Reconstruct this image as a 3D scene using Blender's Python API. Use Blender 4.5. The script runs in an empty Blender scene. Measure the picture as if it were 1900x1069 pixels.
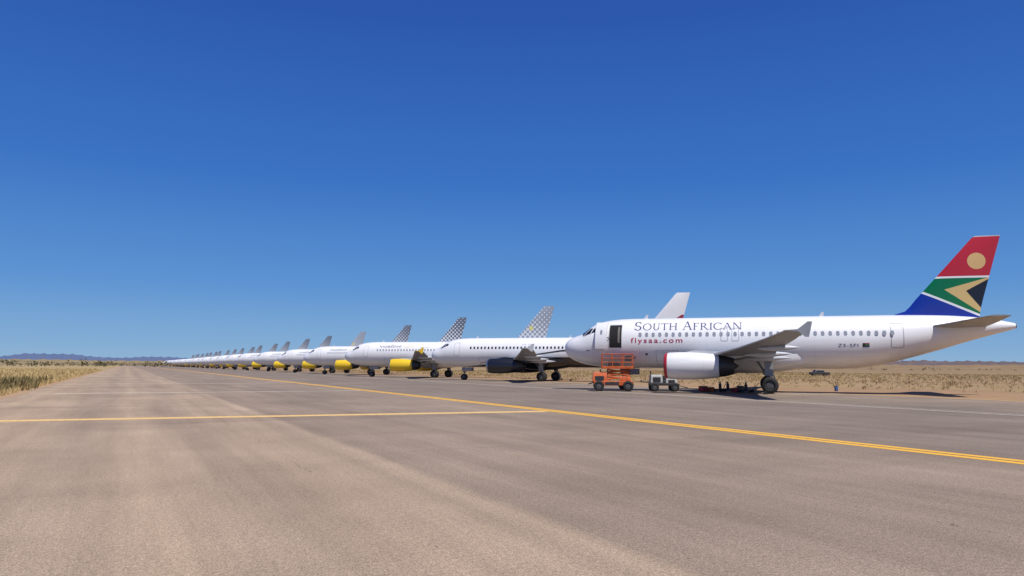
import bpy, bmesh, math, random
from mathutils import Vector, Matrix
random.seed(7)
R = math.radians
col = bpy.context.scene.collection
scene = bpy.context.scene

# ---------------------------------------------------------------- materials
class NT:
    """tiny helper to write node maths"""
    def __init__(s, name, rough=0.5, metal=0.0, coat=0.0, spec=0.5):
        s.m = bpy.data.materials.new(name); s.m.use_nodes = True
        s.t = s.m.node_tree; s.b = s.t.nodes['Principled BSDF']
        s.b.inputs['Roughness'].default_value = rough
        s.b.inputs['Metallic'].default_value = metal
        s.b.inputs['Coat Weight'].default_value = coat
        s.b.inputs['Specular IOR Level'].default_value = spec
        s._co = None
    def new(s, k): return s.t.nodes.new(k)
    def lk(s, a, b): s.t.links.new(a, b)
    def co(s):
        if s._co is None:
            tc = s.new('ShaderNodeTexCoord'); sp = s.new('ShaderNodeSeparateXYZ')
            s.lk(tc.outputs['Object'], sp.inputs[0]); s._co = (tc.outputs['Object'], sp.outputs[0], sp.outputs[1], sp.outputs[2])
        return s._co
    def val(s, sock, v):
        if isinstance(v, (int, float)): sock.default_value = v
        elif isinstance(v, (tuple, list)): sock.default_value = tuple(v) + ((1,) if len(v) == 3 and sock.type == 'RGBA' else ())
        else: s.lk(v, sock)
    def math(s, op, a, b=0.0, c=None, clamp=False):
        n = s.new('ShaderNodeMath'); n.operation = op; n.use_clamp = clamp
        s.val(n.inputs[0], a); s.val(n.inputs[1], b)
        if c is not None: s.val(n.inputs[2], c)
        return n.outputs[0]
    def mix(s, f, a, b, mode='MIX'):
        n = s.new('ShaderNodeMix'); n.data_type = 'RGBA'; n.blend_type = mode
        s.val(n.inputs[0], f); s.val(n.inputs[6], a); s.val(n.inputs[7], b)
        return n.outputs[2]
    def noise(s, scale, detail=3, rough=0.5, stretch=None, vec=None, off=None):
        n = s.new('ShaderNodeTexNoise'); n.inputs['Scale'].default_value = scale
        n.inputs['Detail'].default_value = detail; n.inputs['Roughness'].default_value = rough
        v = vec if vec is not None else s.co()[0]
        if stretch or off:
            mp = s.new('ShaderNodeMapping'); s.lk(v, mp.inputs[0])
            if stretch: mp.inputs['Scale'].default_value = stretch
            if off: mp.inputs['Location'].default_value = off
            v = mp.outputs[0]
        s.lk(v, n.inputs['Vector']); return n.outputs[0]
    def ramp(s, f, stops, interp='LINEAR'):
        n = s.new('ShaderNodeValToRGB'); s.val(n.inputs[0], f); e = n.color_ramp.elements
        n.color_ramp.interpolation = interp
        while len(e) < len(stops): e.new(0.5)
        for el, (p, c) in zip(e, stops):
            el.position = p; el.color = (c, c, c, 1) if isinstance(c, (int, float)) else tuple(c) + (1,)
        return n.outputs[0]
    def maprange(s, v, a, b, c=0, d=1):
        n = s.new('ShaderNodeMapRange'); s.val(n.inputs[0], v)
        for i, k in enumerate((a, b, c, d)): n.inputs[i + 1].default_value = k
        return n.outputs[0]
    def base(s, c): s.val(s.b.inputs['Base Color'], c); return s
    def rough(s, c): s.val(s.b.inputs['Roughness'], c)
    def bump(s, h, strength=0.3, dist=0.01):
        n = s.new('ShaderNodeBump'); n.inputs['Strength'].default_value = strength; n.inputs['Distance'].default_value = dist
        s.lk(h, n.inputs['Height']); s.lk(n.outputs[0], s.b.inputs['Normal'])

def simple(name, c, rough=0.5, metal=0.0, var=0.12, scale=3.0, coat=0.0):
    n = NT(name, rough, metal, coat)
    f = n.noise(scale, 4, 0.6)
    f = n.maprange(f, 0.3, 0.7)
    n.base(n.mix(f, tuple(x * (1 - var) for x in c), tuple(min(1, x * (1 + var)) for x in c)))
    return n.m

def paint(n, c):
    """aircraft paint with belly grime and faint panel joints"""
    _, x, y, z = n.co()
    st = n.noise(1.2, 5, 0.65, stretch=(0.25, 1, 1.6))
    g = n.maprange(st, 0.35, 0.75)
    low = n.maprange(z, 1.6, 4.2, 1.0, 0.25)
    k = n.math('MULTIPLY', n.math('MULTIPLY', g, low), 0.36)
    c = n.mix(k, c, (0.33, 0.29, 0.24))
    fr = n.math('ABSOLUTE', n.math('SUBTRACT', n.math('FRACT', n.math('DIVIDE', x, 2.67)), 0.5))
    j = n.math('LESS_THAN', fr, 0.004)
    fz = n.math('ABSOLUTE', n.math('SUBTRACT', n.math('FRACT', n.math('DIVIDE', z, 1.13)), 0.5))
    j2 = n.math('LESS_THAN', fz, 0.006)
    c = n.mix(n.math('MULTIPLY', n.math('MAXIMUM', j, j2), 0.25), c, (0.3, 0.3, 0.32))
    n.base(c)
    return n.m

WHITE = (0.81, 0.81, 0.81)
m_white = paint(NT('white_paint', 0.32, coat=0.3), WHITE)
def two_tone():
    n = NT('two_tone_paint', 0.3, coat=0.3); _, x, y, z = n.co()
    g = n.maprange(x, 5.0, 17.0, 1.8, 3.25)
    d1 = n.math('LESS_THAN', z, g)
    g2 = n.math('ADD', n.maprange(x, 7.0, 20.0, 2.25, 4.0), 0.0)
    top = n.math('ADD', g2, n.maprange(x, 7.0, 24, 0.06, 0.3))
    d2 = n.math('MULTIPLY', n.math('GREATER_THAN', z, g2), n.math('LESS_THAN', z, top))
    d2 = n.math('MULTIPLY', d2, n.math('GREATER_THAN', x, 8.0))
    return paint(n, n.mix(n.math('MAXIMUM', d1, d2), WHITE, (0.012, 0.013, 0.022)))
m_two = two_tone()
m_grey = simple('wing_grey_paint', (0.27, 0.28, 0.30), 0.4, 0, 0.14, 1.5)
m_wgrey = simple('light_grey_paint', (0.55, 0.56, 0.58), 0.4, 0, 0.08, 1.5)
m_glass = simple('dark_glass', (0.012, 0.015, 0.02), 0.08, 0, 0.1)
m_win = simple('cabin_window_shade', (0.25, 0.27, 0.31), 0.3)
m_windark = simple('cabin_window_dark', (0.02, 0.022, 0.03), 0.2)
m_tyre = simple('tyre_rubber', (0.018, 0.017, 0.017), 0.8, 0, 0.3, 6)
m_hub = simple('wheel_hub', (0.08, 0.08, 0.08), 0.5)
m_strut = simple('gear_strut', (0.15, 0.155, 0.16), 0.4, 0.3)
m_metal = simple('bare_metal', (0.45, 0.45, 0.46), 0.3, 0.9)
m_dark = simple('dark_metal', (0.06, 0.058, 0.06), 0.45, 0.5)
m_black = simple('black_paint', (0.012, 0.013, 0.02), 0.3, 0, 0.1, coat=0.3)
m_red = simple('red_paint', (0.42, 0.025, 0.03), 0.4)
m_yellow = simple('yellow_paint', (0.80, 0.53, 0.018), 0.35, 0, 0.06, coat=0.3)
m_navytxt = simple('navy_lettering', (0.06, 0.06, 0.17), 0.4)
m_redtxt = simple('red_lettering', (0.40, 0.03, 0.07), 0.4)
m_greytxt = simple('grey_lettering', (0.30, 0.325, 0.36), 0.4)
m_ytxt = simple('yellow_lettering', (0.78, 0.70, 0.32), 0.4)
m_doorshade = simple('doorway_shade', (0.008, 0.008, 0.009), 0.9)  # near-black colour painted in for the unlit cabin behind the doorway
m_seam = simple('door_outline', (0.33, 0.34, 0.36), 0.5)
m_orange = simple('orange_paint', (0.50, 0.095, 0.016), 0.5, 0, 0.35, 4)
m_cartw = simple('cart_white', (0.38, 0.38, 0.36), 0.5, 0, 0.3, 4)
m_blue = simple('blue_plastic', (0.03, 0.08, 0.25), 0.5)
m_khaki = simple('canvas', (0.16, 0.14, 0.11), 0.9)

def fin_flag():
    n = NT('fin_flag_livery', 0.32, coat=0.3); _, x, y, z = n.co()
    def above(x0, z0, sl):
        return n.math('GREATER_THAN', n.math('SUBTRACT', z, n.math('MULTIPLY_ADD', n.math('SUBTRACT', x, x0), sl, z0)), 0)
    def inv(a): return n.math('SUBTRACT', 1.0, a)
    c = n.mix(above(27.77, 7.68, -0.47), (0.006, 0.03, 0.30), (0.0, 0.15, 0.05))
    w = n.math('MULTIPLY', above(27.77, 7.62, -0.47), inv(above(27.77, 7.80, -0.47)))
    c = n.mix(w, c, (0.8, 0.8, 0.8))
    g = n.math('MULTIPLY', inv(above(29.35, 7.84, 0.29)), above(29.35, 7.84, -0.74))
    c = n.mix(g, c, (0.64, 0.45, 0.18))
    k = n.math('MULTIPLY', inv(above(30.80, 7.72, 0.565)), above(30.80, 7.72, -1.35))
    k = n.math('MULTIPLY', k, above(27.77, 7.85, -0.47))
    c = n.mix(k, c, (0.008, 0.009, 0.02))
    c = n.mix(n.math('GREATER_THAN', z, 8.70), c, (0.8, 0.8, 0.8))
    c = n.mix(n.math('GREATER_THAN', z, 8.84), c, (0.46, 0.018, 0.03))
    dx = n.math('SUBTRACT', x, 31.6); dz = n.math('SUBTRACT', z, 9.95)
    d = n.math('ADD', n.math('MULTIPLY', dx, dx), n.math('MULTIPLY', dz, dz))
    c = n.mix(n.math('LESS_THAN', d, 0.38), c, (0.64, 0.42, 0.17))
    c = n.mix(n.math('GREATER_THAN', z, 11.78), c, (0.5, 0.5, 0.5))
    n.base(c); return n.m
m_flag = fin_flag()
def fin_dots(name, dark, bg, r0=.34, r1=.59, disc=0.0):
    n = NT(name, 0.35, coat=0.2); _, x, y, z = n.co()
    def fr(v): return n.math('SUBTRACT', n.math('FRACT', v), 0.5)
    a = fr(n.math('DIVIDE', n.math('ADD', x, z), 0.80)); b = fr(n.math('DIVIDE', n.math('SUBTRACT', x, z), 0.80))
    d = n.math('SQRT', n.math('ADD', n.math('MULTIPLY', a, a), n.math('MULTIPLY', b, b)))
    r = n.maprange(n.math('ADD', z, n.math('MULTIPLY', n.math('SUBTRACT', x, 30.0), 0.5)), 5.2, 12.5, r0, r1)
    c = n.mix(n.math('LESS_THAN', d, r), bg, dark)
    if disc:
        dx = n.math('SUBTRACT', x, 29.4); dz = n.math('SUBTRACT', z, 8.2)
        q = n.math('ADD', n.math('MULTIPLY', dx, dx), n.math('MULTIPLY', dz, dz))
        c = n.mix(n.math('MULTIPLY', n.math('LESS_THAN', q, .14), disc), c, (.75, .68, .15))
    n.base(c); return n.m
m_dots = fin_dots('fin_dot_livery', (0.29, 0.33, 0.39), (0.70, 0.74, 0.79), disc=.8)
m_dots2 = fin_dots('fin_dark_dot_livery', (0.12, 0.145, 0.19), (0.70, 0.74, 0.79), .30, .57)
def fin_white():
    n = NT('fin_white_red_livery', 0.32, coat=0.3); _, x, y, z = n.co()
    l = n.math('LESS_THAN', n.math('SUBTRACT', z, n.math('MULTIPLY', n.math('SUBTRACT', x, 30.5), 0.62)), 7.9)
    l2 = n.math('LESS_THAN', z, 8.9)
    n.base(n.mix(n.math('MULTIPLY', l, l2), (0.8, 0.8, 0.8), (0.33, 0.02, 0.035))); return n.m
m_finw = fin_white()

# ---------------------------------------------------------------- mesh helpers
def link(o, parent=None):
    col.objects.link(o)
    if parent: o.parent = parent
    return o
def mk(name, v, f, mats, parent=None, smooth=True, fm=None, fix=True):
    me = bpy.data.meshes.new(name); me.from_pydata([tuple(p) for p in v], [], f)
    for m in (mats if isinstance(mats, (list, tuple)) else [mats]): me.materials.append(m)
    if fm: me.polygons.foreach_set('material_index', fm)
    if fix:
        bm = bmesh.new(); bm.from_mesh(me); bmesh.ops.recalc_face_normals(bm, faces=bm.faces); bm.to_mesh(me); bm.free()
    if smooth:
        me.polygons.foreach_set('use_smooth', [True] * len(me.polygons))
        try: me.set_sharp_from_angle(angle=R(40))
        except Exception: pass
    return link(bpy.data.objects.new(name, me), parent)
class MB:
    def __init__(s): s.v = []; s.f = []; s.m = []
    def add(s, v, f, mi=0):
        o = len(s.v); s.v += [tuple(p) for p in v]; s.f += [tuple(i + o for i in q) for q in f]; s.m += [mi] * len(f)
    def box(s, c, d, mi=0, rot=None, taper=1.0):
        hx, hy, hz = d[0] / 2, d[1] / 2, d[2] / 2
        bv = min(hx, hy, hz) * 0.18
        pts = []
        for zz, k in ((-hz, bv), (-hz + bv, 0), (hz - bv, 0), (hz, bv)):
            t = taper if zz > 0 else 1
            a, b = (hx - k) * t, (hy - k) * t
            pts += [Vector((-a, -b, zz)), Vector((a, -b, zz)), Vector((a, b, zz)), Vector((-a, b, zz))]
        M = rot if rot else Matrix.Identity(3)
        pts = [M @ p + Vector(c) for p in pts]
        f = [(3, 2, 1, 0), (12, 13, 14, 15)]
        for r in range(3):
            for i in range(4):
                j = (i + 1) % 4; f.append((r * 4 + i, r * 4 + j, r * 4 + 4 + j, r * 4 + 4 + i))
        s.add(pts, f, mi); return s
    def cyl(s, a, b, r, mi=0, n=12, r2=None):
        a = Vector(a); b = Vector(b); d = (b - a).normalized(); r2 = r if r2 is None else r2
        u = d.orthogonal().normalized(); w = d.cross(u); pts = []
        for p, q in ((a, r), (b, r2)):
            for i in range(n):
                t = 2 * math.pi * i / n; pts.append(p + (u * math.cos(t) + w * math.sin(t)) * q)
        f = [(i, (i + 1) % n, n + (i + 1) % n, n + i) for i in range(n)] + [tuple(range(n - 1, -1, -1)), tuple(range(n, 2 * n))]
        s.add(pts, f, mi); return s
    def lathe(s, c, axis, prof, mi=0, n=28, mis=None):
        c = Vector(c); d = Vector(axis).normalized(); u = d.orthogonal().normalized(); w = d.cross(u); pts = []
        for h, r in prof:
            for i in range(n):
                t = 2 * math.pi * i / n; pts.append(c + d * h + (u * math.cos(t) + w * math.sin(t)) * r)
        o = len(s.v); s.v += [tuple(p) for p in pts]
        for k in range(len(prof) - 1):
            for i in range(n):
                j = (i + 1) % n
                s.f.append((o + k * n + i, o + k * n + j, o + (k + 1) * n + j, o + (k + 1) * n + i)); s.m.append(mis[k] if mis else mi)
        return s
    def build(s, name, mats, parent=None, smooth=True): return mk(name, s.v, s.f, mats, parent, smooth, s.m)

def thing(name, loc, rz, label, cat, group=None):
    e = bpy.data.objects.new(name, None); e.empty_display_size = 1.0
    e.location = loc; e.rotation_euler = (0, 0, rz); col.objects.link(e)
    e['label'] = label; e['category'] = cat
    if group: e['group'] = group
    return e

def pchip(xs, ys):
    n = len(xs); h = [xs[i + 1] - xs[i] for i in range(n - 1)]; d = [(ys[i + 1] - ys[i]) / h[i] for i in range(n - 1)]
    m = [d[0]] + [0] * (n - 2) + [d[-1]]
    for i in range(1, n - 1):
        if d[i - 1] * d[i] > 0:
            w1 = 2 * h[i] + h[i - 1]; w2 = h[i] + 2 * h[i - 1]; m[i] = (w1 + w2) / (w1 / d[i - 1] + w2 / d[i])
    def f(x):
        if x <= xs[0]: return ys[0]
        if x >= xs[-1]: return ys[-1]
        i = 0
        while x > xs[i + 1]: i += 1
        t = (x - xs[i]) / h[i]
        return ((1 + 2 * t) * (1 - t) ** 2 * ys[i] + t * (1 - t) ** 2 * h[i] * m[i] + t * t * (3 - 2 * t) * ys[i + 1] + t * t * (t - 1) * h[i] * m[i + 1])
    return f

# ---------------------------------------------------------------- airliner
UP = 0.12
NOSE = [(0, 3.42, 3.38, .02), (.04, 3.66, 3.14, .27), (.15, 3.88, 2.90, .50), (.4, 4.12, 2.62, .80), (.9, 4.36, 2.33, 1.13), (1.4, 4.53, 2.14, 1.36),
        (1.8, 4.74, 2.03, 1.5), (2.3, 5.12, 1.94, 1.63), (2.8, 5.42, 1.87, 1.74), (3.4, 5.62, 1.81, 1.83), (4.2, 5.76, 1.76, 1.91), (5.2, 5.84, 1.735, 1.96), (6.3, 5.87, 1.73, 1.975)]
TAIL = [(-12.5, 5.87, 1.73, 1.975), (-11, 5.87, 1.78, 1.97), (-9, 5.87, 2.08, 1.9), (-7, 5.85, 2.6, 1.72), (-5, 5.8, 3.2, 1.42), (-3, 5.67, 3.85, 1.02),
        (-1.5, 5.48, 4.3, .68), (-.4, 5.25, 4.62, .4), (0, 5.15, 4.75, .26)]
class Fus:
    def __init__(s, L):
        s.L = L; k = NOSE + [(L + a, b, c, d) for a, b, c, d in TAIL]; xs = [q[0] for q in k]
        s.t = pchip(xs, [q[1] + UP for q in k]); s.b = pchip(xs, [q[2] + UP for q in k]); s.w = pchip(xs, [q[3] for q in k])
    def polar(s, x, phi, side=-1, off=0.0):
        t, b, w = s.t(x), s.b(x), s.w(x); cz, hz = (t + b) / 2, (t - b) / 2
        ny, nz = math.sin(phi) / w, math.cos(phi) / hz; q = math.hypot(ny, nz)
        return Vector((x, side * (w * math.sin(phi) + off * ny / q), cz + hz * math.cos(phi) + off * nz / q))
    def at(s, x, z, side=-1, off=0.0):
        t, b = s.t(x), s.b(x); cz, hz = (t + b) / 2, (t - b) / 2
        return s.polar(x, math.acos(max(-1, min(1, (z - cz) / hz))), side, off)

def make_text(txt, size, off=None, sp=1.0):
    cu = bpy.data.curves.new('t', 'FONT'); cu.body = txt; cu.size = size; cu.resolution_u = 3; cu.fill_mode = 'FRONT'; cu.space_character = sp
    if off:
        cu.offset = off
    o = bpy.data.objects.new('t', cu); col.objects.link(o); bpy.context.view_layer.update()
    dg = bpy.context.evaluated_depsgraph_get(); me = bpy.data.meshes.new_from_object(o.evaluated_get(dg))
    bpy.data.objects.remove(o); return me

def serif_word(word):
    v = []; f = []
    def quad(p):
        o = len(v); v.extend(p); f.append(tuple(range(o, o + len(p))))
    def bar(x, y, w, h): quad([(x, y, 0), (x + w, y, 0), (x + w, y + h, 0), (x, y + h, 0)])
    TK, TN, SH = .115, .055, .045
    def stem(x, w=TK, y0=0, y1=1, s0=True, s1=True):
        bar(x - w / 2, y0 + (SH if s0 else 0), w, y1 - y0 - (SH if s0 else 0) - (SH if s1 else 0))
        if s0: bar(x - w / 2 - .07, y0, w + .14, SH)
        if s1: bar(x - w / 2 - .07, y1 - SH, w + .14, SH)
    def diag(x0, y0, x1, y1, w): quad([(x0 - w / 2, y0, 0), (x0 + w / 2, y0, 0), (x1 + w / 2, y1, 0), (x1 - w / 2, y1, 0)])
    def arc(cx, cy, rx, ry, a0, a1, wmax=TK, wmin=TN, n=18):
        pr = None
        for i in range(n + 1):
            a = R(a0 + (a1 - a0) * i / n); w = wmin + (wmax - wmin) * abs(math.cos(a)) ** 1.3; c, s_ = math.cos(a), math.sin(a)
            p = ((cx + rx * c, cy + ry * s_, 0), (cx + (rx - w) * c, cy + (ry - w) * s_, 0))
            if pr: quad([pr[0], p[0], p[1], pr[1]])
            pr = p
    x = 0
    for ch in word:
        v0 = len(v)
        if ch == 'O': arc(.46, .5, .46, .52, 0, 360, n=32); w = .92
        elif ch == 'C': arc(.46, .5, .46, .52, 48, 312, n=26); bar(.72, .74, .04, .2); bar(.72, .06, .04, .2); w = .80
        elif ch == 'T': stem(.38, s1=False, y1=.95); bar(0, .95, .76, .05); bar(0, .80, .04, .15); bar(.72, .80, .04, .15); w = .76
        elif ch == 'H': stem(.13); stem(.70); bar(.187, .49, .456, TN); w = .83
        elif ch == 'U':
            bar(.10, .34, TK, .62); bar(.03, .955, .255, .045); bar(.62, .34, TN, .62); bar(.555, .955, .19, .045); arc(.387, .34, .287, .36, 180, 360); w = .76
        elif ch == 'A':
            diag(.08, .045, .40, 1.0, TN); diag(.72, .045, .40, 1.0, TK); bar(-.02, 0, .2, .045); bar(.60, 0, .24, .045); bar(.21, .34, .34, TN); w = .82
        elif ch == 'F': stem(.13); bar(.187, .95, .37, .05); bar(.187, .50, .28, TN); bar(.53, .80, .035, .15); w = .58
        elif ch == 'R': stem(.13); bar(.187, .95, .12, .05); bar(.187, .46, .12, TN); arc(.30, .7275, .25, .2725, -90, 90, n=14); diag(.70, 0.03, .34, .46, TK); bar(.62, 0, .2, .045); w = .78
        elif ch == 'I': stem(.13); w = .26
        elif ch == 'N': stem(.10, w=TN); stem(.72, w=TN, s0=False); diag(.70, 0, .12, 1.0, TK); w = .84
        elif ch == 'S':
            arc(.29, .74, .25, .28, 30, 270, n=18); arc(.29, .26, .27, .28, 90, -150, n=18); bar(.48, .76, .035, .2); bar(.03, .04, .035, .2); w = .58
        for i in range(v0, len(v)): v[i] = (v[i][0] + x, v[i][1], 0)
        x += w + .10
    me = bpy.data.meshes.new('t'); me.from_pydata(v, [], f)
    bm = bmesh.new(); bm.from_mesh(me)
    for fc in bm.faces:
        fc.normal_update()
        if fc.normal.z < 0: fc.normal_flip()
    bm.to_mesh(me); bm.free(); return me, x - .10

def wrap_text(me, fus, x0, x1, z0, zh, mat, parent, name, side=-1):
    bm = bmesh.new(); bm.from_mesh(me)
    xs = [v.co.x for v in bm.verts]; a, b = min(xs), max(xs); h = zh[1]
    k = (x1 - x0) / (b - a); kz = zh[0] / h
    for v in bm.verts: v.co = Vector((x0 + (v.co.x - a) * k, 0, z0 + v.co.y * kz))
    if side > 0:
        for v in bm.verts: v.co.x = x0 + x1 - v.co.x
    zmin = min(v.co.z for v in bm.verts); zmax = max(v.co.z for v in bm.verts)
    zz = zmin + 0.08
    while zz < zmax:
        bmesh.ops.bisect_plane(bm, geom=bm.verts[:] + bm.edges[:] + bm.faces[:], plane_co=(0, 0, zz), plane_no=(0, 0, 1)); zz += 0.08
    for i, v in enumerate(bm.verts): v.co = fus.at(v.co.x, v.co.z, side, 0.012)
    m2 = bpy.data.meshes.new(name); bm.to_mesh(m2); bm.free(); m2.materials.clear(); m2.materials.append(mat)
    m2.polygons.foreach_set('material_index', [0] * len(m2.polygons))
    return link(bpy.data.objects.new(name, m2), parent)

def patch(fus, corners, nu, nv, off, side, polar=False):
    v = []; f = []
    for i in range(nu + 1):
        for j in range(nv + 1):
            s, t = i / nu, j / nv
            p = [(1 - s) * (1 - t) * corners[0][k] + s * (1 - t) * corners[1][k] + s * t * corners[2][k] + (1 - s) * t * corners[3][k] for k in (0, 1)]
            v.append(fus.polar(p[0], R(p[1]), side, off) if polar else fus.at(p[0], p[1], side, off))
    for i in range(nu):
        for j in range(nv):
            a = i * (nv + 1) + j; f.append((a, a + nv + 1, a + nv + 2, a + 1))
    return v, f
def rounded(x0, x1, z0, z1, r, n=4):
    pts = []
    for cx, cz, a0 in ((x1 - r, z1 - r, 0), (x0 + r, z1 - r, 90), (x0 + r, z0 + r, 180), (x1 - r, z0 + r, 270)):
        for k in range(n + 1):
            a = R(a0 + 90 * k / n); pts.append((cx + r * math.cos(a), cz + r * math.sin(a)))
    return pts
def ring_outline(fus, x0, x1, z0, z1, r, wd, off, side):
    a = rounded(x0, x1, z0, z1, r); b = rounded(x0 + wd, x1 - wd, z0 + wd, z1 - wd, max(r - wd, .01))
    def dens(l):
        o = []
        for i in range(len(l)):
            p, q = l[i], l[(i + 1) % len(l)]; o.append(p)
            if math.hypot(p[0] - q[0], p[1] - q[1]) > .2:
                for k in range(1, 8): o.append((p[0] + (q[0] - p[0]) * k / 8, p[1] + (q[1] - p[1]) * k / 8))
        return o
    a, b = dens(a), dens(b); n = min(len(a), len(b))
    v = [fus.at(*p, side, off) for p in a[:n]] + [fus.at(*p, side, off) for p in b[:n]]
    return v, [(i, (i + 1) % n, n + (i + 1) % n, n + i) for i in range(n)]

AF = [(1, 0), (.9, .30), (.75, .62), (.55, .92), (.35, 1.0), (.2, .88), (.1, .68), (.03, .4), (0, 0), (.03, -.32), (.1, -.5), (.2, -.6), (.35, -.66), (.55, -.55), (.75, -.3), (.9, -.1)]
def loft(secs, mode, side=1):
    v = []; f = []; N = len(AF)
    for sp, xl, c, h, t in secs:
        for a, b in AF:
            if mode == 'wing': v.append((xl + a * c, side * sp, h + b * t / 2))
            else:
                v.append((xl + a * c, b * t / 2 if b > 0 else b * t / 2 * 1.5, sp))
    for k in range(len(secs) - 1):
        for i in range(N):
            j = (i + 1) % N; f.append((k * N + i, k * N + j, (k + 1) * N + j, (k + 1) * N + i))
    f.append(tuple(range(N))); f.append(tuple((len(secs) - 1) * N + i for i in range(N)))
    return v, f

def wheel(name, c, r, w, parent):
    m = MB()
    prof = [(-w * .30, r * .05), (-w * .34, r * .42), (-w * .28, r * .5), (-w * .5, r * .6), (-w * .5, r * .85), (-w * .36, r * .97), (0, r), (w * .36, r * .97), (w * .5, r * .85), (w * .5, r * .6), (w * .28, r * .5), (w * .34, r * .42), (w * .30, r * .05)]
    m.lathe((0, 0, 0), (0, 1, 0), prof, n=26, mis=[1, 1, 0, 0, 0, 0, 0, 0, 0, 0, 1, 1])
    o = m.build(name, [m_tyre, m_hub], parent); o.location = c; return o

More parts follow.
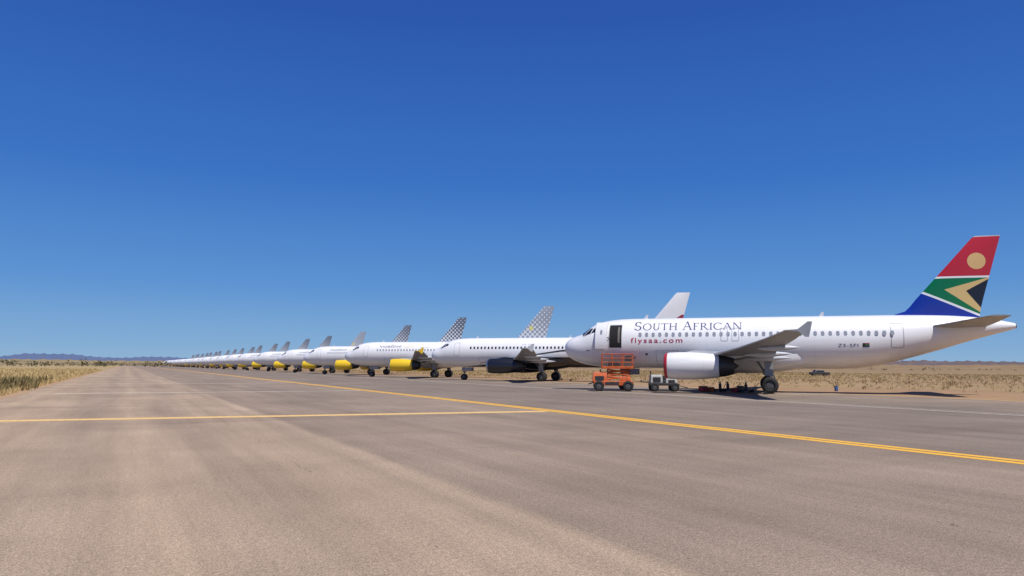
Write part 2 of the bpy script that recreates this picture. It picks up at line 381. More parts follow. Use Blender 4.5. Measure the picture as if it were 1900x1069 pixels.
def airliner(loc, rz, L, xg, dfin, dwing, label, mats, detail, group, extra=None):
    A = thing('airliner', loc, rz, label, 'airplane', group); F = Fus(L)
    xs = [0, .01, .03, .06, .1, .15, .22, .32, .45]; x = .6
    while x < 6.5: xs.append(x); x += .18
    while x < L - 13: xs.append(x); x += 1.2
    while x < L - .1: xs.append(x); x += .35
    xs.append(L); N = 56; v = []; f = []
    for x in xs:
        for i in range(N): v.append(F.polar(x, 2 * math.pi * i / N))
    for k in range(len(xs) - 1):
        for i in range(N):
            j = (i + 1) % N; f.append((k * N + i, k * N + j, (k + 1) * N + j, (k + 1) * N + i))
    f.append(tuple(range(N))); f.append(tuple((len(xs) - 1) * N + i for i in range(N)))
    mk('fuselage', v, f, mats['hull'], A)
    v = []; f = []; n1 = 24; n2 = 24; cx0, cx1 = 9.6 + dwing, 21.0 + dwing
    for i in range(n1 + 1):
        s = i / n1; k = max(0.02, math.sin(math.pi * s) ** .45); xx = cx0 + (cx1 - cx0) * s
        for j in range(n2 + 1):
            a = -math.pi / 2 + math.pi * j / n2; cs = max(0, math.cos(a))
            v.append((xx, 2.26 * k * math.sin(a), 3.0 - 1.52 * k * cs ** .7))
    for i in range(n1):
        for j in range(n2):
            a = i * (n2 + 1) + j; f.append((a, a + n2 + 1, a + n2 + 2, a + 1))
    mk('belly_fairing', v, f, mats.get('belly', mats['hull']), A)
    for sd in (-1, 1):
        w = [(1.2, 10.5, 7.2, 2.62, .9), (2.2, 11.0, 6.3, 2.70, .78), (4.2, 11.95, 5.1, 2.80, .58), (6.4, 12.95, 4.0, 2.94, .42), (10, 14.5, 2.8, 3.25, .26), (14, 16.2, 1.85, 3.72, .15), (16.8, 17.35, 1.2, 4.12, .08)]
        w = [(a, b + dwing, c, d, e) for a, b, c, d, e in w]
        v, f = loft(w, 'wing', sd); Wg = mk('wing', v, f, m_grey, A)
        sl = []
        for sp, xl, c, h, t in w[1:]: sl.append((sp, xl - .03, c * .11, h + .005, t * .62))
        v, f = loft(sl, 'wing', sd); mk('slat', v, f, m_wgrey, Wg)
        y = sd * 16.82; fx = 17.1 + dwing; fz = 4.12
        pts = [(fx, 0), (fx + .9, .06), (fx + 1.45, .50), (fx + 1.7, .50), (fx + 1.6, 0), (fx + 1.5, -.40), (fx + 1.3, -.40), (fx + .9, -.06)]
        v = [(a, y, fz + b) for a, b in pts] + [(a, y + sd * .05, fz + b) for a, b in pts]; n = len(pts)
        f = [tuple(range(n)), tuple(range(2 * n - 1, n - 1, -1))] + [(i, (i + 1) % n, n + (i + 1) % n, n + i) for i in range(n)]
        mk('wingtip_fence', v, f, mats['fence'], A, smooth=False)
        for yy, xl, ln, zz in ((4.6, 14.6, 3.6, 2.56), (7.6, 14.9, 3.2, 2.82), (11.2, 15.8, 2.6, 3.18)):
            m = MB(); m.lathe((xl + dwing, sd * yy, zz), (1, 0, .03), [(0, .02), (.12 * ln, .11), (.35 * ln, .2), (.6 * ln, .21), (.85 * ln, .11), (ln, .02)], n=12)
            m.build('flap_track_fairing', m_wgrey, A)
        ex, ey, ez = 9.15 + dwing, sd * 5.75, 2.04
        m = MB(); m.lathe((ex, ey, ez), (1, 0, 0), [(.24, .78), (.225, .965), (.35, .99), (.9, 1.02), (1.8, 1.03), (2.7, .98), (3.5, .90), (3.95, .84), (3.97, .79), (3.0, .80)], n=40)
        E = m.build('engine', mats['engine'], A)
        m = MB(); m.lathe((ex, ey, ez), (1, 0, 0), [(.9, .76), (.3, .77), (.06, .80), (-.02, .85), (.03, .91), (.15, .955), (.225, .972), (.24, .95)], n=40); m.build('intake_lip', mats['lip'], E)
        m = MB(); m.lathe((ex + .75, ey, ez), (1, 0, 0), [(-.35, .01), (-.2, .12), (0, .22), (.01, .8)], n=24)
        for k in range(18):
            a = 2 * math.pi * k / 18; d = Vector((0, math.cos(a), math.sin(a))); t = Vector((.09, -math.sin(a) * .09, math.cos(a) * .09))
            c0 = Vector((ex + .7, ey, ez)) + d * .2; c1 = Vector((ex + .7, ey, ez)) + d * .76
            m.add([c0 - t, c0 + t, c1 + t * 1.3, c1 - t * 1.3], [(0, 1, 2, 3)])
        m.build('fan', m_dark, E)
        m = MB(); m.lathe((ex, ey, ez), (1, 0, 0), [(3.7, .78), (3.96, .82), (4.5, .74), (5.0, .60), (5.02, .5), (4.5, .5)], n=30); m.lathe((ex, ey, ez), (1, 0, 0), [(4.1, .42), (4.9, .32), (5.35, .05)], n=20)
        m.build('exhaust_nozzle', m_dark, E)
        m = MB()
        P = [(ex + .9, 2.95), (ex + 2.2, 3.2), (ex + 4.2, 3.1), (ex + 6.4, 2.85), (ex + 5.2, 2.6), (ex + 3.4, 2.5), (ex + 1.6, 2.6)]
        v = [(a, ey - .18, b) for a, b in P] + [(a, ey + .18, b) for a, b in P]; n = len(P)
        f = [tuple(range(n)), tuple(range(2 * n - 1, n - 1, -1))] + [(i, (i + 1) % n, n + (i + 1) % n, n + i) for i in range(n)]
        mk('pylon', v, f, mats['pylon'], E)
        tp = [(.5, 27.7 + dfin, 4.1, 4.98, .42), (3.2, 29.15 + dfin, 2.75, 5.20, .28), (6.1, 30.65 + dfin, 1.3, 5.48, .13)]
        v, f = loft(tp, 'wing', sd); mk('tailplane', v, f, m_wgrey if detail < 2 else m_grey, A)
        m = MB(); gy = sd * 3.8
        m.cyl((xg, gy, .58), (xg, gy * .97, 2.7), .17, 0); m.cyl((xg, gy - .42, .58), (xg, gy + .42, .58), .09, 0); m.cyl((xg, gy, 1.5), (xg - .1, sd * 1.9, 2.3), .09, 0)
        m.cyl((xg + .1, gy, .75), (xg + .38, gy, 1.2), .06, 0); m.cyl((xg + .38, gy, 1.2), (xg + .1, gy, 1.7), .06, 0); m.cyl((xg - .15, gy, 1.3), (xg - .9, gy, 2.5), .08, 0)
        m.cyl((xg - .2, gy, .9), (xg - .2, gy, 2.2), .04, 0, 6)
        G = m.build('main_landing_gear', m_strut, A)
        m = MB(); m.box((xg - .05, gy + sd * .30, 1.95), (.62, .04, 1.25)); m.build('gear_door', mats['gdoor'], G)
        wheel('wheel', (xg, gy - .42, .62), .62, .44, G); wheel('wheel', (xg, gy + .42, .62), .62, .44, G)
    fn = [(5.35 + UP, 25.3, 6.3, 0, .22), (5.86 + UP, 25.8, 5.85, 0, .30), (6.25, 26.65, 5.05, 0, .36), (6.6, 27.0, 4.78, 0, .40), (7.12, 27.4, 4.52, 0, .42), (9.4, 29.4, 3.17, 0, .30), (11.7, 31.38, 1.85, 0, .16), (11.84, 31.6, 1.66, 0, .07)]
    v, f = loft(fn, 'fin')
    o = mk('tail_fin', v, f, mats['fin'], A); o.location.x = dfin
    m = MB(); m.lathe((L - .02, 0, 4.95 + UP), (1, 0, 0), [(-.1, .2), (.1, .17), (.12, .1), (-.05, .09)], n=16); m.build('exhaust_outlet', m_dark, A)
    m = MB(); m.cyl((5.07, 0, .4), (5.0, 0, 2.1), .08); m.cyl((5.07, -.25, .4), (5.07, .25, .4), .05); m.cyl((5.05, 0, .9), (5.9, 0, 1.95), .05); m.box((5.05, 0, 1.25), (.15, .35, .2))
    G = m.build('nose_landing_gear', m_strut, A)
    wheel('wheel', (5.07, -.24, .44), .44, .26, G); wheel('wheel', (5.07, .24, .44), .44, .26, G)
    m = MB(); m.box((5.6, -.42, 1.55), (1.5, .03, .5)); m.box((5.6, .42, 1.55), (1.5, .03, .5)); m.build('gear_door', mats['gdoor'], G)
    for sd in (-1, 1):
        for cs in ([(1.62, 4), (2.22, 4), (2.42, 27), (1.78, 43)], [(1.84, 47), (2.50, 54), (2.70, 37), (2.52, 31)], [(2.58, 55), (3.08, 55), (3.18, 46), (2.80, 39)]):
            v, f = patch(F, cs, 6, 6, .012, sd, True); mk('cockpit_window', v, f, m_glass, A)
    for ax in (6.8, 20.5):
        m = MB(); z = F.t(ax); v = [(ax, -.02, z - .05), (ax + .35, -.02, z - .05), (ax + .42, -.01, z + .32), (ax + .25, -.01, z + .32)]; v += [(a, -b, c) for a, b, c in v]
        m.add(v, [(0, 1, 2, 3), (7, 6, 5, 4), (0, 4, 5, 1), (1, 5, 6, 2), (2, 6, 7, 3), (3, 7, 4, 0)]); m.build('antenna', m_wgrey, A, smooth=False)
    if detail >= 1:
        zc = 4.55; pts = rounded(-.125, .125, zc - .18, zc + .18, .11); x0 = 12.0
        sides = (-1, 1) if detail >= 2 else (-1,)
        for sd in sides:
            v = [F.at(x0 + a, b, sd, .010) - Vector((x0, 0, 0)) for a, b in pts]
            me = None; x = 6.75
            while x < L - 8.2:
                if not any(abs(x - e) < .3 for e in mats.get('skip', [])):
                    if me is None:
                        o = mk('cabin_window', v, [tuple(range(len(v)))], mats['win'], A, smooth=False); me = o.data
                    else: o = link(bpy.data.objects.new('cabin_window', me), A)
                    o.location.x = x
                x += .533
        for sd in sides:
            for (a, b) in mats['doors']:
                v, f = ring_outline(F, a, b, 3.42, 5.3, .14, .045, .009, sd); mk('door_frame', v, f, m_seam, A, smooth=False)
            for a in mats['exits']:
                v, f = ring_outline(F, a, a + .55, 4.0, 5.05, .1, .035, .009, sd); mk('emergency_exit', v, f, m_seam, A, smooth=False)
            v, f = ring_outline(F, 8.0, 9.8, 2.15, 3.3, .1, .03, .009, sd); mk('cargo_door', v, f, m_seam, A, smooth=False)
    if extra: extra(A, F)
    return A

def near_extra(A, F):
    segs = [('S', 6.28, 6.84, 0.70), ('OUTH', 6.95, 9.72, 0.56), ('A', 10.15, 10.90, 0.70), ('FRICAN', 10.98, 14.72, 0.56)]
    for t, a, b, h in segs:
        wrap_text(serif_word(t)[0], F, a, b, 4.93, (h, 1.0), m_navytxt, A, 'title_lettering')
        wrap_text(serif_word(t)[0], F, 21.0 - b, 21.0 - a, 4.93, (h, 1.0), m_navytxt, A, 'title_lettering', 1)
    wrap_text(make_text('flysaa.com', 1.0, 0.012, 1.28), F, 6.0, 10.15, 3.90, (.40, .70), m_redtxt, A, 'web_address_lettering')
    wrap_text(make_text('ZS-SFI', 1.0, 0.0, 1.15), F, 21.65, 23.05, 3.52, (.24, .70), m_navytxt, A, 'registration_lettering')
    v, f = patch(F, [(23.35, 3.50), (23.82, 3.50), (23.82, 3.80), (23.35, 3.80)], 3, 3, .012, -1)
    n = NT('small_flag'); _, x, y, z = n.co()
    c = n.mix(n.math('GREATER_THAN', z, 3.70), (0.01, 0.14, 0.05), (0.25, .02, .03)); c = n.mix(n.math('LESS_THAN', z, 3.58), c, (0.01, .02, .15)); c = n.mix(n.math('LESS_THAN', x, 23.5), c, (.01, .01, .01)); n.base(c)
    mk('national_flag_mark', v, f, n.m, A)
    v, f = patch(F, [(4.2, 3.5), (5.22, 3.5), (5.22, 5.38), (4.2, 5.38)], 3, 12, .012, -1); D = mk('doorway_shade_patch', v, f, m_doorshade, A)  # no hole in the hull: flat dark patch paints the doorway's inner shade
    v, f = patch(F, [(4.92, 3.9), (5.08, 3.9), (5.08, 5.2), (4.92, 5.2)], 2, 10, .020, -1); mk('galley_panel', v, f, simple('galley_panel', (.16, .14, .12), .6), D)
    v, f = ring_outline(F, 4.14, 5.28, 3.44, 5.44, .12, .06, .016, -1); mk('door_frame', v, f, m_wgrey, D, smooth=False)
    o1, f1 = patch(F, [(3.05, 3.48), (4.06, 3.48), (4.06, 5.36), (3.05, 5.36)], 4, 12, .34, -1)
    o2, f2 = patch(F, [(3.05, 3.48), (4.06, 3.48), (4.06, 5.36), (3.05, 5.36)], 4, 12, .22, -1)
    k = len(o1); v = o1 + o2; f = f1 + [tuple(k + i for i in reversed(q)) for q in f2]
    nb = 13; bord = [i * nb for i in range(5)] + [4 * nb + j for j in range(1, nb)] + [i * nb + nb - 1 for i in range(3, -1, -1)] + [j for j in range(nb - 2, 0, -1)]
    f += [(bord[i], bord[(i + 1) % len(bord)], k + bord[(i + 1) % len(bord)], k + bord[i]) for i in range(len(bord))]
    S = mk('door', v, f, m_white, A)
    v, f = patch(F, [(3.48, 4.5), (3.66, 4.5), (3.66, 4.8), (3.48, 4.8)], 2, 3, .352, -1); mk('door_window', v, f, m_win, S)
    m = MB(); m.cyl(F.at(4.0, 4.3, -1, .28), F.at(4.25, 4.3, -1, .0), .04); m.build('door_hinge', m_strut, S)
    for cs, mt in (([(6.1, 2.6), (6.35, 2.6), (6.35, 2.78), (6.1, 2.78)], m_seam), ([(2.2, 3.25), (2.5, 3.25), (2.5, 3.31), (2.2, 3.31)], m_dark), ([(7.15, 2.9), (7.35, 2.9), (7.35, 3.05), (7.15, 3.05)], m_dark)):
        v, f = patch(F, cs, 2, 2, .012, -1); mk('service_panel', v, f, mt, A)

base = dict(hull=m_white, fence=m_grey, engine=m_white, lip=m_red, pylon=m_wgrey, gdoor=m_grey, fin=m_flag, win=m_win,
            doors=[(25.3, 26.2)], exits=[13.1, 13.95], skip=[4.7, 25.75])
airliner((33.8, 55.6, .002), R(-45), 33.84, 16.65, 0, 0, 'white airliner with multicoloured flag tail and open front door', base, 2, 'parked airliners', near_extra)

d2 = dict(hull=m_two, belly=m_black, fence=m_wgrey, engine=m_black, lip=m_metal, pylon=m_black, gdoor=m_grey, fin=m_finw, win=m_windark,
          doors=[(4.2, 5.05), (29.2, 30.0)], exits=[14.3, 15.2], skip=[4.7])
A2 = airliner((38.5, 99.6, .002), R(-45), 37.57, 17.7, 3.73, 1.6, 'white and black airliner with a white tail, black engines', d2, 2, 'parked airliners')
A2.scale = (.97, .97, .97)

def v_extra(A, F):
    wrap_text(make_text('vueling', 1.0, 0.02), F, 7.0, 11.0, 4.98, (.50, .70), m_greytxt, A, 'title_lettering')
    wrap_text(make_text('.com', 1.0, 0.0), F, 11.1, 13.3, 4.98, (.50, .70), m_ytxt, A, 'title_lettering')
dv = dict(hull=m_white, fence=m_yellow, engine=m_yellow, lip=m_metal, pylon=m_wgrey, gdoor=m_grey, fin=m_dots, win=m_win,
          doors=[(4.2, 5.05), (29.2, 30.0)], exits=[14.3, 15.2], skip=[4.7])
LBL = 'white airliner with yellow engines and dotted grey tail'
OFF = Vector((-27.8, 23.3))
T = airliner((62.9 + OFF.x - 1.2, 106.2 + OFF.y, .002), R(-40), 37.57, 17.7, 3.73, 1.6, LBL, dv, 1, 'parked airliners', v_extra)
finys = [141.4, 176.2, 216, 254, 288, 325, 362, 399, 436, 473, 510, 547, 584, 621, 658, 695, 732, 769, 806, 843]
def copy_tree(o, parent, skipnames):
    c = o.copy(); col.objects.link(c)
    if parent: c.parent = parent
    for ch in o.children:
        if ch.name.split('.')[0] in skipnames: continue
        copy_tree(ch, c, skipnames)
    return c
for i, fy in enumerate(finys):
    sk = set()
    if i >= 6: sk |= {'cabin_window', 'door_frame', 'emergency_exit', 'cargo_door', 'antenna', 'flap_track_fairing', 'slat'}
    c = copy_tree(T, None, sk)
    c.location = (62.2 + OFF.x + random.uniform(-.9, .9), fy + OFF.y, .002)
    c.rotation_euler.z = R(-41 + random.uniform(-1.5, 1.5))
    c['label'] = LBL
    if i != 2:
        for ch in c.children:
            if ch.name.startswith('tail_fin'):
                ch.data = ch.data.copy(); ch.data.materials[0] = m_dots2
        c['label'] = 'white airliner with yellow engines and dark dotted tail'

# ---------------------------------------------------------------- ground equipment
def scissor_lift(loc, rz):
    A = thing('scissor_lift', loc, rz, 'orange scissor lift standing beside the airliner nose', 'lift')
    m = MB(); m.box((0, 0, .62), (3.1, 1.5, .35), 0); m.box((-1.05, 0, 1.12), (1.25, 1.45, .82), 0, taper=.86); m.box((-1.1, -.70, 1.0), (.7, .04, .4), 1)
    m.box((1.35, 0, .5), (.5, 1.3, .3), 1); m.box((-.1, -.74, .62), (1.1, .06, .22), 1); m.box((.95, -.3, .98), (.9, .6, .4), 0, taper=.9); m.build('chassis', [m_orange, m_dark], A)
    for x in (-1.15, 1.15):
        for y in (-.78, .78): wheel('wheel', (x, y, .42), .42, .28, A)
    m = MB()
    for k in range(3):
        z = .95 + k * .27
        for y in (-.5, .5):
            m.cyl((-.45, y, z), (1.35, y, z + .22), .07, 0, 6); m.cyl((-.45, y, z + .22), (1.35, y, z), .07, 0, 6)
        for x in (-.45, .45, 1.35): m.cyl((x, -.55, z + .11), (x, .55, z + .11), .05, 1, 6)
    m.build('scissor_arms', [m_orange, m_dark], A)
    m = MB(); m.box((.35, 0, 1.88), (2.5, 1.5, .2), 0); m.build('platform', [m_orange], A)
    m = MB()
    for z in (2.3, 2.62, 2.95):
        for y in (-.72, .72): m.cyl((-.88, y, z), (1.58, y, z), .03, 0, 6)
        for x in (-.88, 1.58): m.cyl((x, -.72, z), (x, .72, z), .03, 0, 6)
    for x in (-.88, -.06, .76, 1.58):
        for y in (-.72, .72): m.cyl((x, y, 1.94), (x, y, 2.95), .03, 0, 6)
    m.box((1.2, -.66, 2.6), (.5, .14, .45), 1); m.box((.1, .5, 2.2), (.9, .4, .45), 1); m.build('guard_rail', [m_orange, m_dark], A)
    m = MB(); m.cyl((-1.5, -.3, .7), (-2.0, -.3, .55), .05, 0, 6); m.cyl((-1.0, .3, 1.5), (-1.0, .3, 1.75), .05, 0, 8); m.build('exhaust_stack', m_dark, A)
scissor_lift((34.95, 50.1, .004), R(-32))

def cart(loc, rz):
    A = thing('service_cart', loc, rz, 'white wheeled ground service cart under the airliner', 'cart')
    m = MB(); m.box((0, 0, .55), (2.3, 1.3, .18), 1); m.box((-.62, 0, .98), (.95, 1.15, .68), 0, taper=.92); m.box((.55, 0, .86), (.9, 1.1, .42), 0, taper=.9)
    m.box((-.62, -.585, .95), (.6, .04, .36), 1); m.box((.55, -.56, .82), (.5, .05, .2), 1); m.box((0.02, 0, .75), (.25, 1.0, .25), 1)
    m.box((.55, .1, 1.2), (.5, .5, .3), 1); m.cyl((-.1, -.4, .9), (.25, -.45, 1.35), .05, 1, 8); m.box((-.1, -.3, 1.1), (.35, .4, .3), 1); m.build('body', [m_cartw, m_dark], A)
    for x in (-.8, .8):
        for y in (-.62, .62): wheel('wheel', (x, y, .34), .34, .2, A)
    m = MB(); m.cyl((1.1, 0, .5), (1.9, 0, .28), .035, 0, 6); m.cyl((1.9, -.2, .28), (1.9, .2, .28), .03, 0, 6); m.build('tow_bar', m_dark, A)
    m = MB(); m.cyl((-1.0, .2, 1.3), (-1.0, .2, 1.62), .05, 0, 8); m.cyl((.2, -.45, 1.0), (.2, -.45, 1.42), .03, 0, 6); m.lathe((.2, -.45, 1.42), (.3, 0, 1), [(0, .17), (.04, .17)], n=14); m.build('steering_column', m_dark, A)
cart((38.4, 48.0, .004), R(-30))
def toolbox(loc, rz, mt, lab, s=1.0):
    A = thing('tool_box', loc, rz, lab, 'tool box', 'tool boxes under the wing')
    m = MB(); m.box((0, 0, .16 * s), (.55 * s, .3 * s, .3 * s), 0); m.box((0, 0, .335 * s), (.57 * s, .32 * s, .05 * s), 1); m.build('case', [mt, m_dark], A)
    m = MB(); m.cyl((-.12 * s, 0, .36 * s), (-.12 * s, 0, .44 * s), .012, 0, 6); m.cyl((.12 * s, 0, .36 * s), (.12 * s, 0, .44 * s), .012, 0, 6); m.cyl((-.13 * s, 0, .44 * s), (.13 * s, 0, .44 * s), .015, 0, 6); m.build('handle', m_dark, A)
toolbox((40.9, 46.2, .004), R(10), m_red, 'red tool box on the asphalt under the wing', 1.25)
toolbox((41.6, 46.1, .004), R(-40), m_orange, 'orange tool box on the asphalt under the wing', 1.0)
toolbox((43.0, 44.9, .004), R(-15), m_red, 'red tool box on the asphalt under the wing', .9)
toolbox((43.9, 45.2, .004), R(30), m_khaki, 'dark canvas bag box under the wing', 1.3)
def jack(loc, rz):
    A = thing('floor_jack', loc, rz, 'dark wheeled aircraft jack on the asphalt', 'jack', 'jacks')
    m = MB(); m.box((0, 0, .16), (1.1, .4, .12)); m.cyl((0, 0, .2), (0, 0, .62), .12, 0, 12); m.cyl((0, 0, .6), (0, 0, .8), .07, 0, 12); m.cyl((.5, 0, .2), (1.1, 0, .75), .025, 0, 6); m.build('jack_body', [m_dark], A)
    for x in (-.45, .45):
        for y in (-.24, .24): wheel('wheel', (x, y, .12), .12, .08, A)
jack((42.3, 45.8, .004), R(20)); jack((43.3, 46.0, .004), R(-60)); jack((42.9, 43.6, .004), R(-20))
A = thing('chock', (41.8, 40.5, .004), R(-45), 'dark rubber wheel chock by the main gear', 'chock')
m = MB(); m.add([(-.25, -.3, 0), (.15, -.3, 0), (.05, -.3, .22), (-.05, -.3, .22), (-.25, .3, 0), (.15, .3, 0), (.05, .3, .22), (-.05, .3, .22)], [(0, 1, 2, 3), (7, 6, 5, 4), (0, 4, 5, 1), (1, 5, 6, 2), (2, 6, 7, 3), (3, 7, 4, 0)]); m.build('wedge', m_tyre, A, smooth=False)
A = thing('drum', (53.9, 44.3, -.03), 0, 'small blue drum on the dirt', 'drum')
m = MB(); m.lathe((0, 0, 0), (0, 0, 1), [(0, .01), (0, .14), (.13, .14), (.14, .155), (.16, .14), (.28, .14), (.29, .155), (.31, .14), (.42, .14), (.43, .12), (.43, .01)], n=20); m.build('barrel', m_blue, A)
m = MB(); m.lathe((0, 0, .43), (0, 0, 1), [(0, .06), (.05, .06), (.05, .01)], n=12); m.build('cap', m_dark, A)

A = thing('parked_car', (150, 128, -.03), R(-25), 'dark car parked on the dry field', 'car')
m = MB(); m.box((0, 0, .62), (4.4, 1.8, .6), 0); m.box((-.15, 0, 1.15), (2.5, 1.6, .6), 0, taper=.8); m.build('body', [m_dark], A)
for x in (-1.4, 1.4):
    for y in (-.85, .85): wheel('wheel', (x, y, .33), .33, .2, A)
for y in (-.78, .78):
    m = MB(); m.box((-.15, y, 1.12), (1.9, .06, .34), taper=.9); m.build('window', m_glass, A)

# ---------------------------------------------------------------- ground, pavement
def sheet(name, pts, z, mat, kind='structure'):
    o = mk(name, [(x, y, z) for x, y in pts], [tuple(range(len(pts)))], mat, None, False, fix=False)
    o['kind'] = kind; return o
n = NT('dry_field', 0.95, spec=0.1); _, x, y, z = n.co()
big = n.maprange(n.noise(0.02, 5, 0.6, stretch=(1.6, .5, 1)), .35, .65); med = n.maprange(n.noise(0.35, 5, 0.7), .3, .7); fine = n.noise(9, 3, .7)
straw = n.mix(med, (0.46, 0.345, 0.17), (0.32, 0.235, 0.115)); dirt = n.mix(med, (0.40, 0.245, 0.14), (0.29, 0.17, 0.098))
right = n.maprange(x, 40, 56); far = n.maprange(n.math('ADD', x, n.math('MULTIPLY', n.noise(.06, 3), 40)), 74, 92)
c = n.mix(right, straw, dirt); c = n.mix(n.math('MULTIPLY', far, .85), c, n.mix(big, (0.38, .28, .135), (.25, .17, .085)))
trk = n.maprange(n.noise(.05, 4, .6, stretch=(2.2, .25, 1), off=(3, 9, 0)), .5, .62); c = n.mix(n.math('MULTIPLY', n.math('MULTIPLY', trk, right), .6), c, (.38, .245, .145))
ff = n.maprange(x, 160, 420); c = n.mix(ff, c, n.mix(big, (.23, .155, .09), (.32, .225, .12)))
c = n.mix(n.maprange(fine, .3, .8, 0, .35), c, (.18, .12, .07)); n.base(c); n.bump(n.noise(3, 6, .7), .3, .05)
sheet('ground', [(-9000, -300), (12000, -300), (12000, 12000), (-9000, 12000)], -.03, n.m)

n = NT('worn_asphalt', 0.9, spec=0.2); _, x, y, z = n.co()
xw = n.math('ADD', x, n.maprange(n.noise(.5, 5, .65, stretch=(.7, .6, 1)), 0, 1, -.22, .22))
t = n.math('DIVIDE', n.math('ADD', xw, 10.0), 60.0)
stops = [(0, (.44, .32, .205)), (7, (.385, .283, .19)), (9, (.325, .243, .17)), (10.4, (.395, .292, .198)), (11.8, (.32, .238, .167)), (13, (.37, .272, .187)), (14.3, (.35, .26, .18)), (14.8, (.395, .295, .203)), (15.02, (.285, .215, .155)), (20, (.272, .207, .153)), (25.5, (.28, .213, .155)), (28, (.235, .183, .138)), (43, (.21, .167, .13)), (55, (.27, .207, .15))]
c = n.ramp(t, [(a / 60, b) for a, b in stops])
st = n.maprange(n.noise(1.0, 5, .65, stretch=(.9, .045, 1)), .3, .7, .82, 1.16)
bl = n.maprange(n.noise(.16, 5, .62), .3, .7, .80, 1.14)
gr = n.maprange(n.noise(14, 6, .9), .32, .68, .62, 1.36)
gr2 = n.maprange(n.noise(48, 3, .85), .36, .64, .48, 1.55)
k = n.math('MULTIPLY', n.math('MULTIPLY', st, bl), n.math('MULTIPLY', gr, gr2))
cmb = n.new('ShaderNodeCombineColor'); [n.lk(k, cmb.inputs[i]) for i in range(3)]
c = n.mix(1.0, c, cmb.outputs[0], 'MULTIPLY')
cross = n.maprange(n.noise(.12, 4, .6, stretch=(.35, 1.6, 1), off=(5, 2, 0)), .54, .68); c = n.mix(n.math('MULTIPLY', cross, .32), c, (.14, .105, .08))
vo = n.new('ShaderNodeTexVoronoi'); vo.inputs['Scale'].default_value = 1.6; n.lk(n.co()[0], vo.inputs['Vector'])
c = n.mix(n.math('MULTIPLY', n.math('LESS_THAN', vo.outputs['Distance'], .022), .75), c, (.05, .04, .035))
# long, broken hairline cracks along and across the paving lanes
def crack(coord, period, thr, seed):
    wob = n.maprange(n.noise(.7, 5, .7, off=(seed, seed * 2, 0)), 0, 1, -.5, .5)
    f_ = n.math('ABSOLUTE', n.math('SUBTRACT', n.math('FRACT', n.math('DIVIDE', n.math('ADD', coord, wob), period)), .5))
    on = n.maprange(n.noise(.35, 3, .5, off=(seed * 3, 1, 0)), .47, .53)
    return n.math('MULTIPLY', n.math('LESS_THAN', f_, thr), on)
ck = n.math('MAXIMUM', crack(x, 6.2, .0016, 3.0), crack(y, 11.0, .0012, 8.0))
c = n.mix(n.math('MULTIPLY', ck, .55), c, (.06, .048, .04))
n.base(c); n.bump(n.noise(60, 4, .8), .3, .006)
m_asph = n.m
sheet('pavement', [(-6.2, -60), (47.6, -60), (47.6, 1500), (-6.2, 1500)], 0, m_asph)

def linemat(name, c1, wear):
    n = NT(name, .7, spec=.3)
    f = n.maprange(n.noise(7, 5, .75), .62 - wear, .78 - wear)
    n.base(n.mix(f, c1, (.32, .245, .175))); return n.m
m_yl = linemat('yellow_road_paint', (.80, .43, .045), .05)
m_yl2 = linemat('faded_yellow_road_paint', (.80, .51, .17), .12)
m_wl = linemat('white_road_paint', (.58, .51, .41), .16)
def line(name, a, b, w, mat, z=.004):
    a = Vector(a); b = Vector(b); d = (b - a).normalized(); p = Vector((-d.y, d.x)) * w / 2
    sheet(name, [a + p, a - p, b - p, b + p], z, mat)
line('taxiway_marking', (16.58, -60), (16.58, 1400), .32, m_yl); line('taxiway_marking', (17.02, -60), (17.02, 1400), .30, m_yl)
line('edge_marking', (33.4, -60), (33.4, 1400), .28, m_wl); line('edge_marking', (34.2, -60), (34.2, 1400), .15, m_wl)
line('cross_marking', (-4.1, 30.9), (16.3, 28.5), .85, m_yl2)
for i, yy in enumerate((57.5, 84, 112, 140, 168, 196)): line('cross_marking', (-4.1, yy), (16.3, yy), .75, m_wl)

n = NT('verge_dirt', .95, spec=.1); d = n.maprange(n.noise(.8, 5, .7), .3, .7); n.base(n.mix(d, (.45, .30, .18), (.34, .22, .13))); m_verge = n.m
def ragged(name, x0, side, y0, y1, wmin, wmax, z):
    v = []; f = []; y = y0; k = 0
    while y < y1:
        w = random.uniform(wmin, wmax); v += [(x0 - side * .6, y, z), (x0 + side * w, y, z)]
        if k: f.append((2 * k - 2, 2 * k - 1, 2 * k + 1, 2 * k))
        k += 1; y += random.uniform(.4, 1.2) * (1 + max(0, y) / 60)
    o = mk(name, v, f, m_verge, None, False); o['kind'] = 'structure'
ragged('verge', -6.2, 1, 10, 900, .0, .5, .006); ragged('verge', 47.6, -1, -20, 900, -.2, .6, .006)

def grassmat(name, a, b):
    n = NT(name, .9, spec=.1); f = n.maprange(n.noise(.5, 4, .7), .3, .7); n.base(n.mix(f, a, b)); return n.m
def tufts(name, cnt, fx, hmin, hmax, mat, blades=6):
    v = []; f = []
    for _ in range(cnt):
        x, y, s = fx()
        for b in range(blades):
            a = random.uniform(0, 6.283); r = random.uniform(0, .22) * s; h = random.uniform(hmin, hmax) * s; w = .018 * s * (1 + abs(y) / 60)
            px, py = x + r * math.cos(a), y + r * math.sin(a); lx, ly = math.cos(a) * h * .4, math.sin(a) * h * .4; q = random.uniform(0, 6.283); wx, wy = w * math.cos(q), w * math.sin(q)
            o = len(v); v += [(px - wx, py - wy, -.03), (px + wx, py + wy, -.03), (px + lx * .5 + wx * .7, py + ly * .5 + wy * .7, h * .65), (px + lx * .5 - wx * .7, py + ly * .5 - wy * .7, h * .65), (px + lx, py + ly, h)]
            f += [(o, o + 1, o + 2, o + 3), (o + 3, o + 2, o + 4)]
    o = mk(name, v, f, mat, None, False, fix=False); o['kind'] = 'stuff'; return o
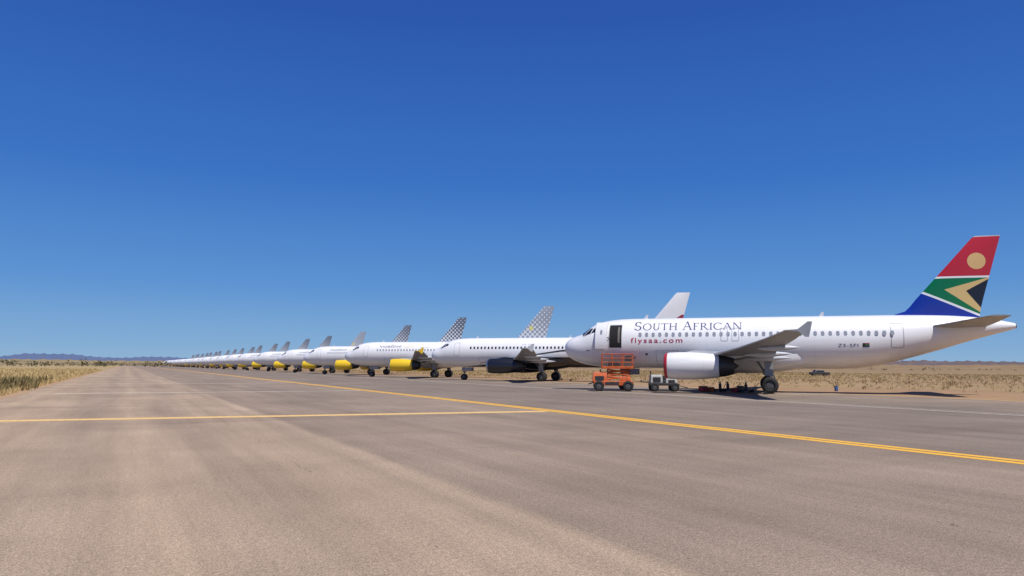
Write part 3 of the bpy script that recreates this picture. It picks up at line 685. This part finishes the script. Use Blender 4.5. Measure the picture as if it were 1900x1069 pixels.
g1 = grassmat('straw_grass', (.62, .46, .22), (.42, .31, .14)); g2 = grassmat('olive_scrub', (.15, .125, .055), (.28, .21, .095))
g3 = grassmat('field_straw', (.46, .34, .165), (.32, .23, .11))
def fL():
    y = 30 + 230 * random.random() ** 1.7; x = -6.6 - (random.random() ** 1.5) * 50 * (1 + y / 250)
    return x, y, random.uniform(.7, 1.5) * (1.0 if x < -8 else .6)
tufts('dry_grass', 19000, fL, .3, .6, g1)
def fL2():
    if random.random() < .6: return -8.2 + random.gauss(0, .7), 68 + random.gauss(0, 5), random.uniform(.9, 1.6)
    y = 36 + 60 * random.random(); x = -7.4 - random.random() ** 2 * 5
    return x, y, random.uniform(.7, 1.5)
tufts('tall_grass', 900, fL2, .35, .65, g2)
cl = [(60 + 190 * random.random(), -10 + 300 * random.random(), random.uniform(5, 20)) for _ in range(120)]
def fR():
    c_ = random.choice(cl); return c_[0] + random.gauss(0, c_[2]) * .8, c_[1] + random.gauss(0, c_[2]) * 1.8, random.uniform(.4, 1.2)
def fR2():
    while True:
        p = fR()
        if p[0] > 57 + 5 * math.sin(p[1] * .05): return p
tufts('field_grass', 16000, fR2, .10, .34, g3)

def scrub(name, cnt, fpos, mat):
    v = []; f = []
    for _ in range(cnt):
        x, y, s = fpos()
        for k in range(26):
            cx, cy, cz = x + random.gauss(0, .8) * s, y + random.gauss(0, .8) * s, abs(random.gauss(.9, .5)) * s; q = .45 * s
            o = len(v); v += [(cx + random.uniform(-q, q), cy + random.uniform(-q, q), cz + random.uniform(-q, q)) for _ in range(3)]; f.append((o, o + 1, o + 2))
    o = mk(name, v, f, mat, None, False, fix=False); o['kind'] = 'stuff'
m_leaf = grassmat('scrub_leaves', (.07, .07, .04), (.14, .115, .065))
def s1():
    d = random.uniform(600, 1000); a = R(27.2 + random.uniform(-36, -24)); return d * math.sin(a), d * math.cos(a), random.uniform(1.0, 2.8)
scrub('distant_scrub', 80, s1, m_leaf)
def s2():
    d = random.uniform(550, 1050); a = R(27.2 + random.uniform(5, 37)); return d * math.sin(a), d * math.cos(a), random.uniform(.6, 1.6)
scrub('distant_scrub', 60, s2, m_leaf)
def hills(name, dist, a0, a1, hf, mat, depth=900):
    v = []; f = []; n_ = 140; rows = 7
    for i in range(n_ + 1):
        a = R(27.2 + a0 + (a1 - a0) * i / n_); h = hf(i / n_)
        for r in range(rows):
            t = r / (rows - 1); d = dist + depth * t; v.append((d * math.sin(a), d * math.cos(a), -2 + (h + 2) * math.sin(t * math.pi / 2) * (1 + .12 * math.sin(i * 1.7 + r * 2.3) * (t < .95))))
    for i in range(n_):
        for r in range(rows - 1):
            k = i * rows + r; f.append((k, k + rows, k + rows + 1, k + 1))
    o = mk(name, v, f, mat); o['kind'] = 'structure'
def hm(name, a, b, sc):
    n = NT(name, 1, spec=0); q = n.maprange(n.noise(sc, 6, .65), .3, .7); n.base(n.mix(q, a, b)); return n.m
def prof(pts, amp, seed):
    pf = pchip([p[0] for p in pts], [p[1] for p in pts])
    return lambda t: max(0, pf(t)) * (1 + amp * (math.sin(t * 23 + seed) * .5 + math.sin(t * 57 + seed * 2) * .3 + math.sin(t * 131 + seed) * .2))
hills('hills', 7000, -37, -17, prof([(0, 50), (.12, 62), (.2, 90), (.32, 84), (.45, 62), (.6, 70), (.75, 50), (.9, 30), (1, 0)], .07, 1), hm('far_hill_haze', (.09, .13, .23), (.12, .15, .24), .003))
hills('hills', 1500, -37, -8, prof([(0, 11), (.3, 10), (.6, 8), (1, 3)], .12, 4), hm('near_rise', (.33, .25, .14), (.19, .16, .10), .02), 400)
hills('hills', 3200, 14, 38, prof([(0, 5), (.3, 20), (.5, 30), (.62, 38), (.75, 34), (.9, 28), (1, 26)], .1, 2), hm('right_hill', (.17, .13, .13), (.11, .095, .105), .008))
hills('hills', 1100, 2, 38, prof([(0, 2), (.4, 5), (.7, 7), (1, 8)], .12, 6), hm('right_rise', (.30, .21, .125), (.20, .145, .09), .03), 300)

# ---------------------------------------------------------------- sky, sun
W = bpy.data.worlds.new('World'); scene.world = W; W.use_nodes = True; nt = W.node_tree
bg = nt.nodes['Background']
EL = 61; SD = Vector((.05, -.99, 0)).normalized()
tc = nt.nodes.new('ShaderNodeTexCoord'); sp = nt.nodes.new('ShaderNodeSeparateXYZ'); nt.links.new(tc.outputs['Generated'], sp.inputs[0])
rp = nt.nodes.new('ShaderNodeValToRGB'); e = rp.color_ramp.elements; nt.links.new(sp.outputs[2], rp.inputs[0])
ST = [(0, (.25, .44, .66)), (.025, (.19, .39, .67)), (.10, (.088, .275, .645)), (.24, (.032, .16, .55)), (.44, (.018, .09, .42)), (1, (.010, .05, .28))]
while len(e) < len(ST): e.new(.5)
for el, (p, c) in zip(e, ST): el.position = p; el.color = c + (1,)
sky = nt.nodes.new('ShaderNodeTexSky'); sky.sky_type = 'NISHITA'; sky.sun_disc = False
sky.sun_elevation = R(EL); sky.sun_rotation = math.atan2(SD.x, SD.y); sky.ozone_density = 3.0; sky.dust_density = .2
sc = nt.nodes.new('ShaderNodeVectorMath'); sc.operation = 'SCALE'; sc.inputs['Scale'].default_value = .085; nt.links.new(sky.outputs[0], sc.inputs[0])
mx = nt.nodes.new('ShaderNodeMix'); mx.data_type = 'RGBA'; mx.inputs[0].default_value = .10
nt.links.new(rp.outputs[0], mx.inputs[6]); nt.links.new(sc.outputs[0], mx.inputs[7]); nt.links.new(mx.outputs[2], bg.inputs[0]); bg.inputs[1].default_value = 1.0
L = bpy.data.lights.new('sun', 'SUN'); L.energy = 4.8; L.angle = R(.53); L.color = (1, .96, .90)
so = bpy.data.objects.new('sun', L); col.objects.link(so)
to = Vector((SD.x * math.cos(R(EL)), SD.y * math.cos(R(EL)), math.sin(R(EL)))); so.rotation_euler = to.to_track_quat('Z', 'Y').to_euler(); so.location = (0, 0, 50)

cam = bpy.data.cameras.new('camera'); cam.sensor_width = 36; cam.lens = 1382 / 1900 * 36; cam.clip_end = 30000; cam.clip_start = .05
co = bpy.data.objects.new('camera', cam); col.objects.link(co)
M = Matrix.Rotation(R(-27.2), 4, 'Z') @ Matrix.Rotation(R(90 + 5.99), 4, 'X') @ Matrix.Rotation(R(.29), 4, 'Z')
co.matrix_world = Matrix.Translation((0, 0, 1.95)) @ M
scene.camera = co
scene.view_settings.view_transform = 'Standard'; scene.view_settings.look = 'None'; scene.view_settings.exposure = 0
